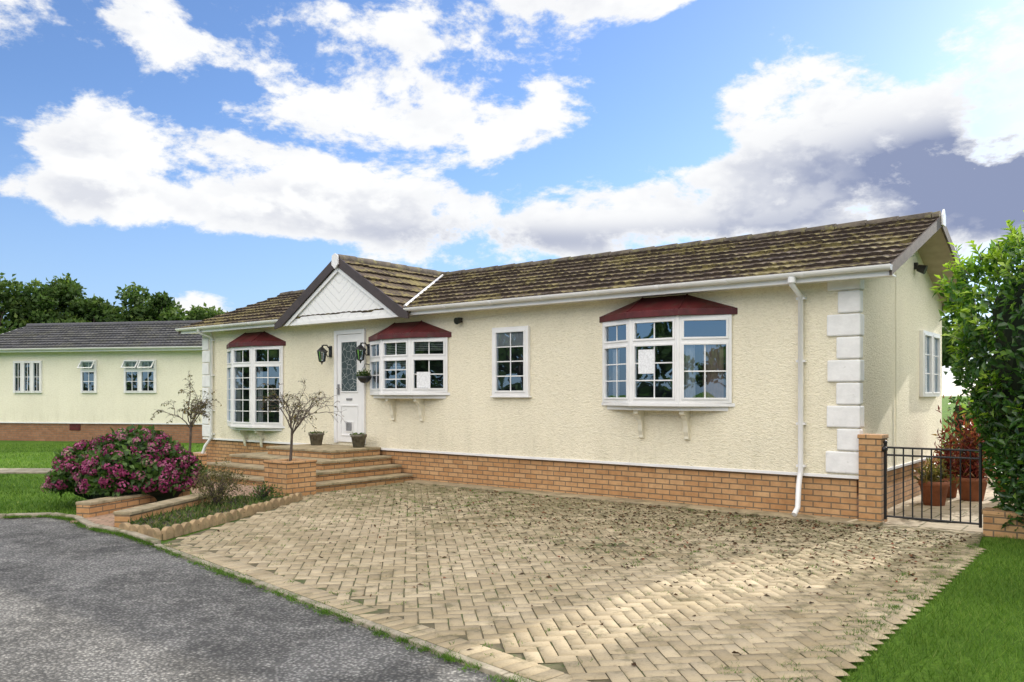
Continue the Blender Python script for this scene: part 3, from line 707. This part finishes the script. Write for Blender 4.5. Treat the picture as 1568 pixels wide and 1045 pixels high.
# ------------------------------------------------------------ laurel
la=empty('laurel_hedge_bush'); lc=Wd(-2.52,.38); la.location=lc
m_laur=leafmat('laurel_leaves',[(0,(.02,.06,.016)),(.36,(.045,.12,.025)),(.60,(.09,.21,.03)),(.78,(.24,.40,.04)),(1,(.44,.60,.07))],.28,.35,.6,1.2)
def lr(z):
    return np.interp(z,[0,.25,.8,1.4,2.2,2.9,3.25,3.5],[.75,1.0,1.12,1.28,1.48,1.48,1.2,.45])
nn=15000; z=rng.uniform(.12,3.5,nn); a=rng.uniform(0,2*math.pi,nn)
f=1+.06*np.sin(3*a+z*2.2)+.05*np.sin(5*a-z*4)+.04*np.sin(9*a+z*7)
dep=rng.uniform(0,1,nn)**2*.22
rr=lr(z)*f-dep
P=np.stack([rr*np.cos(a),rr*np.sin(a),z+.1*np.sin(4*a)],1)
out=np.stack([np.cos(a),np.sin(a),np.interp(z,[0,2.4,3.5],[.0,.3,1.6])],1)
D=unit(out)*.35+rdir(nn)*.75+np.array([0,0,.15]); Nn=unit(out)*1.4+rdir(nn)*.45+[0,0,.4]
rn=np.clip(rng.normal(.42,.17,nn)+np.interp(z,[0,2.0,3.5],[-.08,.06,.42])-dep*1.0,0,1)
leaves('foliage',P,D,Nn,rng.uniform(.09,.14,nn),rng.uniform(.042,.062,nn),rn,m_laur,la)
PP=[];DD=[];NN=[];RR=[]
tw=MB()
for k in range(260):
    zz=random.uniform(1.0,3.5) ; aa=random.uniform(0,6.28); r_=float(lr(zz))*(1+.06*math.sin(3*aa+zz*2.2)+.05*math.sin(5*aa-zz*4))
    b0=np.array([r_*math.cos(aa)*.95,r_*math.sin(aa)*.95,zz]); dr_=unit(np.array([math.cos(aa)*.5,math.sin(aa)*.5,.5+.5*max(0,zz-2)])+rng.normal(0,.2,3))
    Ls=random.uniform(.12,.32); tw.tube([tuple(b0),tuple(b0+dr_*Ls)],[.006,.003],4)
    for j in range(12):
        q=b0+dr_*Ls*(j+1)/12; sd=unit(np.cross(dr_,rng.normal(size=3))); PP.append(q); DD.append(dr_*.8+sd); NN.append(dr_*.7-sd*.4+np.array([0,0,.5])); RR.append(min(1,.58+.35*j/12+.16*max(0,zz-1.6)+random.uniform(-.1,.1)))
n=len(PP); leaves('young_shoots',np.array(PP),np.array(DD),np.array(NN),rng.uniform(.08,.13,n),rng.uniform(.036,.052,n),np.array(RR),m_laur,la)
for i in range(7):
    a_=i*.9; tw.tube([(.1*math.cos(a_),.1*math.sin(a_),0),(.3*math.cos(a_),.3*math.sin(a_),.8),(.7*math.cos(a_),.7*math.sin(a_),2.4)],[.04,.03,.012],6)
tw.obj('stems',m_bark,la)
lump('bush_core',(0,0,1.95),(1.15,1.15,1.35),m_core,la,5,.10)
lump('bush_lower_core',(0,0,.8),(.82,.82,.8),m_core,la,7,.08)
# hedge behind the side garden
m_hedge=leafmat('hedge_leaves',[(0,(.025,.06,.014)),(.6,(.06,.13,.025)),(1,(.14,.22,.05))],.5,.3,.3,2)
hg=empty('garden_hedge',H@Matrix.Translation((0,8.6,0)))
n=9000; P=np.stack([rng.uniform(-.5,9,n),rng.normal(0,.25,n),rng.uniform(0,1.62,n)],1); P[:,2]*=1+.06*np.sin(P[:,0]*3.1)
leaves('foliage',P,rdir(n),rdir(n),rng.uniform(.08,.14,n),.06,rng.random(n),m_hedge,hg)
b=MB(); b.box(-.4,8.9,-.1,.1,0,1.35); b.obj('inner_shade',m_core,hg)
# hedge along the far side of the road (reflected in the windows)
hg=empty('roadside_hedge',Matrix.Translation((-40,26,0))@Matrix.Rotation(math.atan2(-54,28),4,'Z'))
n=7000; P=np.stack([rng.uniform(0,60,n),rng.normal(0,.5,n),rng.uniform(0,2.3,n)],1); P[:,2]*=1+.12*np.sin(P[:,0]*1.1)
leaves('foliage',P,rdir(n),rdir(n),.4,.26,rng.random(n),m_hedge,hg)
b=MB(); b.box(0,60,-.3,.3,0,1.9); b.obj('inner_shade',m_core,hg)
# ------------------------------------------------------------ gate, piers
def pier(x0,x1,y0,y1,h):
    e=empty('brick_gate_pier',H); b=MB(); b.box(x0,x1,y0,y1,0,h-.05); b.box(x0-.012,x1+.012,y0-.012,y1+.012,h-.05,h); b.obj('bricks',m_brick,e,bevel=.004)
pier(.025,.285,-.09,.2,1.10); pier(1.36,2.6,-.1,.14,.30)
gt=empty('iron_garden_gate',H); b=MB()
x0,x1=.31,1.32
b.tube([(x0,0,.08),(x0,0,.99)],.017,8);b.tube([(x1,0,.08),(x1,0,.99)],.017,8)
for zz in (.12,.86,.95): b.tube([(x0,0,zz),(x1,0,zz)],.013,6)
for i in range(1,10): x=x0+(x1-x0)*i/10; b.tube([(x,0,.12),(x,0,.95)],.009,6)
for x in (x0,x1): b.lathe((x,0,.99),[(.018,0),(.026,.02),(.018,.04),(0,.05)],8)
b.lathe((x0-.01,-.02,.93),[(.0,-.04),(.04,-.02),(.045,.0),(.04,.02),(0,.04)],10)
b.tube([(x0,0,.12),((x0+x1)/2,0,.1),(x1,0,.12)],.007,6)
b.obj('ironwork',m_black,gt)
m_redl=leafmat('red_leaves',[(0,(.12,.02,.02)),(.7,(.28,.05,.04)),(1,(.3,.2,.06))])
def pot(x,y,r,h,mat,z=0.,plant=None,ph=.4,n=220,name='terracotta_pot',L=.12,Wl=.03):
    e=empty(name,H@Matrix.Translation((x,y,z))); b=MB(); b.lathe((0,0,0),[(0,0),(r*.68,0),(r*.92,h*.8),(r,h*.8),(r*1.03,h),(r*.9,h),(r*.86,h*.88),(0,h*.88)],24); b.obj('pot',mat,e)
    if plant:
        P=rng.normal(0,1,(n,3))*[r*.5,r*.5,ph*.35]; P[:,2]=h*.9+abs(P[:,2]); leaves('plant',P,rdir(n)+[0,0,.7],rdir(n),L,Wl,rng.random(n),plant,e)
pot(.42,2.2,.20,.34,m_terra,.03,m_sparse,.35); pot(.75,3.1,.22,.34,m_terra,.03,m_redl,1.1,1100,L=.12); pot(.4,3.3,.16,.3,m_terra,.03,m_redl,1.1,500); pot(1.2,3.4,.2,.36,m_terra,.03,m_herb,.6,400)
pot(-9.95,-.38,.15,.24,m_stonepot,.60,m_herb,.04,60,'stone_plant_pot',.05,.03); pot(-8.82,-.30,.15,.24,m_stonepot,.60,m_herb,.04,60,'stone_plant_pot',.05,.03)
# ------------------------------------------------------------ neighbour
NM=Matrix.Translation((-9.0,26.3,0))@Matrix.Rotation(math.atan2(-.2,.98),4,'Z')
nb=empty('neighbour_park_home_bungalow',NM); L2=9.5
b=MB(); b.box(-L2+.03,-.03,.03,5.17,0,.62); b.obj('brick_plinth',m_brick2,nb)
b=MB(); b.profx([(0,.62),(5.2,.62),(5.2,3.14),(2.6,4.02),(0,3.14)],-L2,0); b.obj('walls',m_wall2,nb)
t=MB(); tiles(t,(-L2-.35,-.33,3.12),(1,0,0),(0,1,.34),L2+.7,2.95*math.sqrt(1+.34**2),step=.075); tiles(t,(-L2-.35,5.53,3.12),(1,0,0),(0,-1,.34),L2+.7,2.95*math.sqrt(1+.34**2),step=.075)
t.obj('roof_tiles',m_tile2,nb)
b=MB(); b.tube([(-L2-.35,2.6,4.12),(.35,2.6,4.12)],.1,10); b.obj('ridge',simple('grey_ridge',(.09,.09,.1),.8),nb)
b=MB(); b.profx([(y+.0,z+.0) for y,z in arc[::-1]],-L2-.36,.36); b.box(-L2-.33,.33,-.32,-.30,2.98,3.11); b.box(-L2-.33,.33,-.30,0,3.0,3.012)
for xx in (-L2-.37,.35): b.profx([(-.36,3.03),(2.6,4.0),(2.6,4.14),(-.36,3.16)],xx,xx+.02); b.profx([(2.6,4.0),(5.56,3.03),(5.56,3.16),(2.6,4.14)],xx,xx+.02)
b.box(-L2,0,-.02,-.001,.6,.64); b.obj('white_trim',m_white,nb)
fr=MB(); gl=MB(); bk=MB(); cu=MB()
for xa,xb,nn_ in ((-8.04,-6.94,3),(-5.43,-4.84,1),(-3.81,-2.63,2)):
    ww=(xb-xa)/nn_
    for i in range(nn_):
        pane(Matrix.Translation((xa+i*ww,-.03,0)),ww,1.62,2.70,2.36 if nn_<3 else None,2,2,2)
        if nn_<3 :
            M=Matrix.Translation((xa+i*ww+.03,-.075,2.68))@Matrix.Rotation(R(-35),4,'X'); fr.M=M; gl.M=M
            fr.box(0,ww-.06,-.015,.015,-.03,0);fr.box(0,ww-.06,-.015,.015,-.3,-.27);fr.box(0,.03,-.015,.015,-.27,-.03);fr.box(ww-.09,ww-.06,-.015,.015,-.27,-.03)
            gl.add([(.03,0,-.27),(ww-.09,0,-.27),(ww-.09,0,-.03),(.03,0,-.03)],[(0,1,2,3)]); fr.M=Matrix.Identity(4);gl.M=Matrix.Identity(4)
    bk.add([(xa+.02,-.003,1.64),(xb-.02,-.003,1.64),(xb-.02,-.003,2.68),(xa+.02,-.003,2.68)],[(0,1,2,3)])
fr.obj('window_frames',m_white,nb); gl.obj('window_glass',m_glass,nb); bk.obj('window_interiors',m_dark,nb)
b=MB(); b.box(-5.9,-5.5,.005,.029,.38,.58); b.obj('maroon_vent',m_maroon,nb)
b=MB(); b.prism([(-60,16.2),(-8.6,16.4),(-8.2,17.3),(-60,17.2)],.006,.03); b.obj('lawn_footpath',m_conc)
b=MB(); b.prism([(-9.5,20),(-6.9,18.5),(-5.7,20.3),(-8,23)],.006,.03); b.obj('garden_paving',m_pathpave)
# ------------------------------------------------------------ trees
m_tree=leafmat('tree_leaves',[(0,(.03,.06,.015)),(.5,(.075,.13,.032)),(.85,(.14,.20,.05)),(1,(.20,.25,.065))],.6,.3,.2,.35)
def tree(name,loc,h,r,n,ls=.26,ncl=34,sp=(.18,.34)):
    e=empty(name); e.location=loc; t=MB()
    t.tube([(0,0,0),(.1,0,h*.25),(0,.1,h*.55)],[h*.03,h*.022,h*.012],8)
    cl=[]
    for i in range(ncl):
        d=unit(rng.normal(size=3)); d[2]=abs(d[2])*1.1-.35; q=d*rng.uniform(.35,1)**.6
        c=np.array([q[0]*r,q[1]*r,h*.6+q[2]*h*.40]); cl.append((c,rng.uniform(*sp)*r))
        if i<10: t.tube([(0,0,h*.35),tuple(c*[.5,.5,.85]),tuple(c)],[h*.012,h*.007,h*.002],5)
    t.obj('trunk_and_limbs',m_bark,e)
    PP=[];RR=[]
    for c,cr in cl:
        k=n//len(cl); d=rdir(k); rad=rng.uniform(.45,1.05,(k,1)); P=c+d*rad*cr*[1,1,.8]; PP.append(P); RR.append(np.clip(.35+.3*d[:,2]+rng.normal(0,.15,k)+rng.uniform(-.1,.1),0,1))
    P=np.vstack(PP); kk=P[:,2]>.3; P=P[kk]; RR=np.concatenate(RR)[kk]; m_=len(P)
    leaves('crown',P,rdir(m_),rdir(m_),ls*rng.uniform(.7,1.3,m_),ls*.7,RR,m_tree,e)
for x,y,h,r in ((-28.6,45,8.5,3.6),(-25.6,46,8.8,2.6),(-22.9,45,7.6,2.3),(-20.9,46,8.1,2.2),(-18.9,45,7.5,2.1),(-17.2,47,7.4,2.1),(-15.4,47,6.0,1.8),(-27,50,6.8,4),(-21,51,6.6,4),(-36,44,8,4)):
    tree('background_tree',(x,y,0),h,r,5000,.28,30,(.22,.38))
for i in range(11):
    t_=i/10; tree('roadside_tree',(-40+24*t_+random.uniform(-1,1),24-46*t_,0),random.uniform(5.2,7.4),3.4,1300,.5)
for i in range(7):
    tree('roadside_tree',(-12+i*7,-30-random.uniform(0,4),0),random.uniform(4.2,6.2),3.4,900,.5)
for x,y in ((14,30),(20,27),(27,24),(8,34)): tree('background_tree',(x,y,0),5.,3.,1800,.34)
# ------------------------------------------------------------ grass & debris
PX=rng.uniform(.9,8.5,140000);PY=rng.uniform(3.2,9.6,140000)
nx,ny=(eC[1]-eB[1]),-(eC[0]-eB[0]); nl=math.hypot(nx,ny); sd=((PX-eB[0])*nx+(PY-eB[1])*ny)/nl
rel=np.array([PX-CX,PY-CY]); vv=rel[0]*.6166+rel[1]*.7873
k=(sd>.02+.06*np.sin(PX*5)+.03*np.sin(PX*17)+.05*rng.normal(size=len(PX)))&(vv<-.12)&(PX/PY<.75); P1=np.stack([PX[k],PY[k],np.zeros(k.sum())],1)[:90000]
PX=-rng.uniform(0,1,60000)**1*14-5.2;PY=10.75+rng.uniform(0,1,60000)**1.3*15
k=(PX/PY>-.72)&~((PY>16.1)&(PY<17.4)&(PX<-8.2))&(PX< -5.0)&(PY<25.8); k&=~inside(PX,PY,[(-9.5,20),(-6.9,18.5),(-5.7,20.3),(-8,23)]); k&=~inside(PX,PY,[(-5.8,9.9),(-4.4,9.7),(-4.2,13),(-5.1,13)])
P2=np.stack([PX[k],PY[k],np.zeros(k.sum())],1)
n1,n2=len(P1),len(P2)
def blades(name,P,h,w_,rnd,mat,lean=.45,parent=None):
    n=len(P); a=rng.uniform(0,6.28,n); s=np.stack([np.cos(a),np.sin(a),np.zeros(n)],1)*np.asarray(w_).reshape(-1,1)*.5
    tip=P+np.stack([rng.normal(0,lean,n)*h,rng.normal(0,lean,n)*h,h],1)
    V=np.stack([P-s,P+s,tip],1).reshape(-1,3); F=np.arange(3*n).reshape(-1,3)
    return rawmesh(name,V,F,rnd,mat,parent)
hh=np.r_[rng.uniform(.025,.065,n1),rng.uniform(.03,.07,n2)]; wws=np.r_[np.full(n1,.006),np.full(n2,.014)]
blades('lawn_grass',np.vstack([P1,P2]),hh,wws,rng.random(n1+n2)*.95,m_grass,.6)
cl=[]
def clump(x,y,r,k): cl.append(np.stack([rng.normal(x,r,k),rng.normal(y,r,k),np.full(k,.02)],1))
for i in range(230):
    t_=rng.random()**.9; x=eA[0]+(eB[0]-eA[0])*t_; y=eA[1]+(eB[1]-eA[1])*t_; clump(x-.04+rng.normal(0,.025),y-.04+rng.normal(0,.025),.018+.012*rng.random(),int(rng.integers(6,34)))
for i in range(170):
    t_=rng.random(); j=rng.integers(0,5); a=ks[j];b_=ks[j+1]; clump(a[0]+(b_[0]-a[0])*t_,a[1]+(b_[1]-a[1])*t_-.05,.03,30)
for i in range(200):
    t_=rng.random(); x=eB[0]+(eC[0]-eB[0])*t_; y=eB[1]+(eC[1]-eB[1])*t_; o_=abs(rng.normal(0,.22)); clump(x-.79*o_,y+.61*o_,.02,22)
jw=0
while jw<900:
    u_=rng.uniform(-1,8.5);v_=-rng.uniform(.3,7.5)
    if rng.random()>math.exp(v_/4.5)*1.1: continue
    p=Wd(u_,v_)
    if inside(np.array([p.x]),np.array([p.y]),poly)[0]: clump(p.x,p.y,.012+.02*rng.random(),int(rng.integers(6,22))); jw+=1
P=np.vstack(cl);n=len(P); blades('weeds',P,rng.uniform(.008,.035,n),np.full(n,.007),rng.random(n)*.6,m_grass,.8)
m_litter=leafmat('fallen_leaves',[(0,(.03,.02,.012)),(.55,(.09,.05,.025)),(.85,(.16,.08,.04)),(1,(.25,.07,.04))],.8,.1,.2)
PP=[]
while len(PP)<4300:
    u_=rng.uniform(-1.3,8.3); v_=-.3-abs(rng.normal(0,1.9))
    dens=math.exp(-((u_-1.2)/3.2)**2)
    if rng.random()>.13+dens: continue
    p=Wd(u_,v_)
    if inside(np.array([p.x]),np.array([p.y]),poly)[0]: PP.append((p.x,p.y,.036))
P=np.array(PP);n=len(P); D=rdir(n);D[:,2]*=.15; Nn=rdir(n)*.5+[0,0,1]
leaves('leaf_litter',P,D,Nn,.015+.055*rng.random(n)**2,.012+.03*rng.random(n)**1.5,rng.random(n),m_litter,None,.25)
# ------------------------------------------------------------ world
SUNAZ=math.atan2(.69,.72); SUNEL=R(22.5)
w=bpy.data.worlds.new('World'); sc.world=w; w.use_nodes=True; nt=w.node_tree; nt.nodes.clear()
wo=nt.nodes.new('ShaderNodeOutputWorld'); bg=nt.nodes.new('ShaderNodeBackground'); nt.links.new(bg.outputs[0],wo.inputs[0]); bg.inputs[1].default_value=.15
sky=nt.nodes.new('ShaderNodeTexSky'); sky.sky_type='NISHITA'; sky.sun_disc=False; sky.sun_elevation=SUNEL; sky.sun_rotation=SUNAZ; sky.air_density=1.0; sky.dust_density=.4; sky.ozone_density=2.0
tc=nt.nodes.new('ShaderNodeTexCoord'); dirv=tc.outputs['Generated']
s=N(nt,'ShaderNodeSeparateXYZ'); nt.links.new(dirv,s.inputs[0]); x,y,z=s.outputs
az=MA(nt,'ARCTAN2',x,y); el=MA(nt,'ARCSINE',z)
def blob(px,py,rx,ry,amp):
    t_=(px-784)/1260; a0=math.atan(t_); e0=math.atan((603-py)/1260*math.cos(a0)); ra=rx/1260*math.cos(a0)**2; re=ry/1260*math.cos(a0)
    dx=MA(nt,'MULTIPLY_ADD',az,1/ra,-a0/ra); dy=MA(nt,'MULTIPLY_ADD',el,1/re,-e0/re)
    r2=MA(nt,'MULTIPLY_ADD',dx,dx,MA(nt,'MULTIPLY',dy,dy))
    return MA(nt,'MULTIPLY',MA(nt,'POWER',.3679,r2),amp)
def total(lst):
    t_=None
    for q_ in lst:
        b_=blob(*q_); t_=b_ if t_ is None else MA(nt,'ADD',t_,b_)
    return t_
pos=[(160,20,250,60,.26),(610,50,290,85,.27),(610,175,290,55,.28),(300,230,200,50,.26),(430,325,240,42,.31),(780,330,330,55,.35),(1120,300,170,52,.36),(1330,225,240,70,.30),(1530,100,140,90,.24),(1170,145,110,50,.22),(320,468,110,26,.26),(130,298,160,22,.26),(1500,330,240,75,.32),(980,5,150,26,.20),(70,215,60,20,.16)]
neg=[(1000,205,120,65,-.16),(120,135,170,30,-.14),(150,400,260,45,-.18),(1030,85,130,50,-.12)]
B=MA(nt,'MINIMUM',total(pos+neg),.34)
def wnoise(dz,det,sc_=5.6):
    mp=N(nt,'ShaderNodeMapping'); nt.links.new(dirv,mp.inputs[0]); mp.inputs['Scale'].default_value=(1,1,1.8); mp.inputs['Location'].default_value=(.3+dz*.5,.1+dz*.5,dz*1.8)
    return NOISE(nt,mp.outputs[0],sc_,det,.64,.12)
n0=wnoise(0,8); n1_=wnoise(.03,4)
lowback=MA(nt,'MULTIPLY',MR(nt,y,.3,-.1),MR(nt,z,.10,.30,-.30,.10))
D0=MA(nt,'ADD',MA(nt,'MULTIPLY_ADD',n0,1.5,B),MA(nt,'MULTIPLY_ADD',MR(nt,y,.3,.75),-.11,lowback))
cov=MR(nt,D0,.73,.87)
thick=MR(nt,D0,.85,1.15)
lit=MR(nt,MA(nt,'SUBTRACT',n0,n1_),-.06,.06)
dark=total([(1390,255,200,55,1.0),(1530,290,140,95,1.1),(960,370,240,24,.6),(1200,340,150,28,.4),(700,365,160,24,.5),(470,75,140,20,.2)])
shade=MA(nt,'MULTIPLY',MA(nt,'MULTIPLY_ADD',thick,.8,.2),MA(nt,'SUBTRACT',1.0,lit))
shade=MA(nt,'ADD',MA(nt,'MULTIPLY',shade,.36),MA(nt,'MULTIPLY',dark,MR(nt,D0,.78,1.0)),clamp=True)
cc=MIX(nt,shade,(6.7,6.75,6.8,1),(1.9,2.25,3.4,1))
boost=MA(nt,'MAXIMUM',MR(nt,z,.50,.80,0.,.22),MA(nt,'MULTIPLY',MR(nt,y,.35,-.15),MR(nt,z,.14,.32)))  # unseen clouds overhead and behind camera brightened to fill the shaded front wall
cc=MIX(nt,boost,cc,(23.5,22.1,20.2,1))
skc=MIX(nt,1.,sky.outputs[0],(.78,.94,1.24,1),'MULTIPLY')
skc=MIX(nt,MR(nt,el,0,.34,.52,.05),skc,(3.2,4.5,6.6,1))
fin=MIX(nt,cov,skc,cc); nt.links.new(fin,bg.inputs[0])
w.cycles.sampling_method='MANUAL'; w.cycles.sample_map_resolution=512
# ------------------------------------------------------------ sun
sd=bpy.data.lights.new('sun','SUN'); sd.energy=5.0; sd.angle=R(.5); sd.color=(1,.93,.82); so=bpy.data.objects.new('sun',sd); sc.collection.objects.link(so)
sv=Vector((math.sin(SUNAZ)*math.cos(SUNEL),math.cos(SUNAZ)*math.cos(SUNEL),math.sin(SUNEL))); so.rotation_euler=sv.to_track_quat('Z','Y').to_euler(); so.location=sv*30
# ------------------------------------------------------------ camera
cd=bpy.data.cameras.new('camera'); co=bpy.data.objects.new('camera',cd); sc.collection.objects.link(co); sc.camera=co
co.location=(0,0,1.6); co.rotation_euler=(R(90),0,0); cd.sensor_width=36; cd.lens=1260/1568*36; cd.shift_y=.0513; cd.clip_end=2000; cd.clip_start=.05
sc.view_settings.view_transform='Standard'; sc.view_settings.look='None'; sc.view_settings.exposure=0
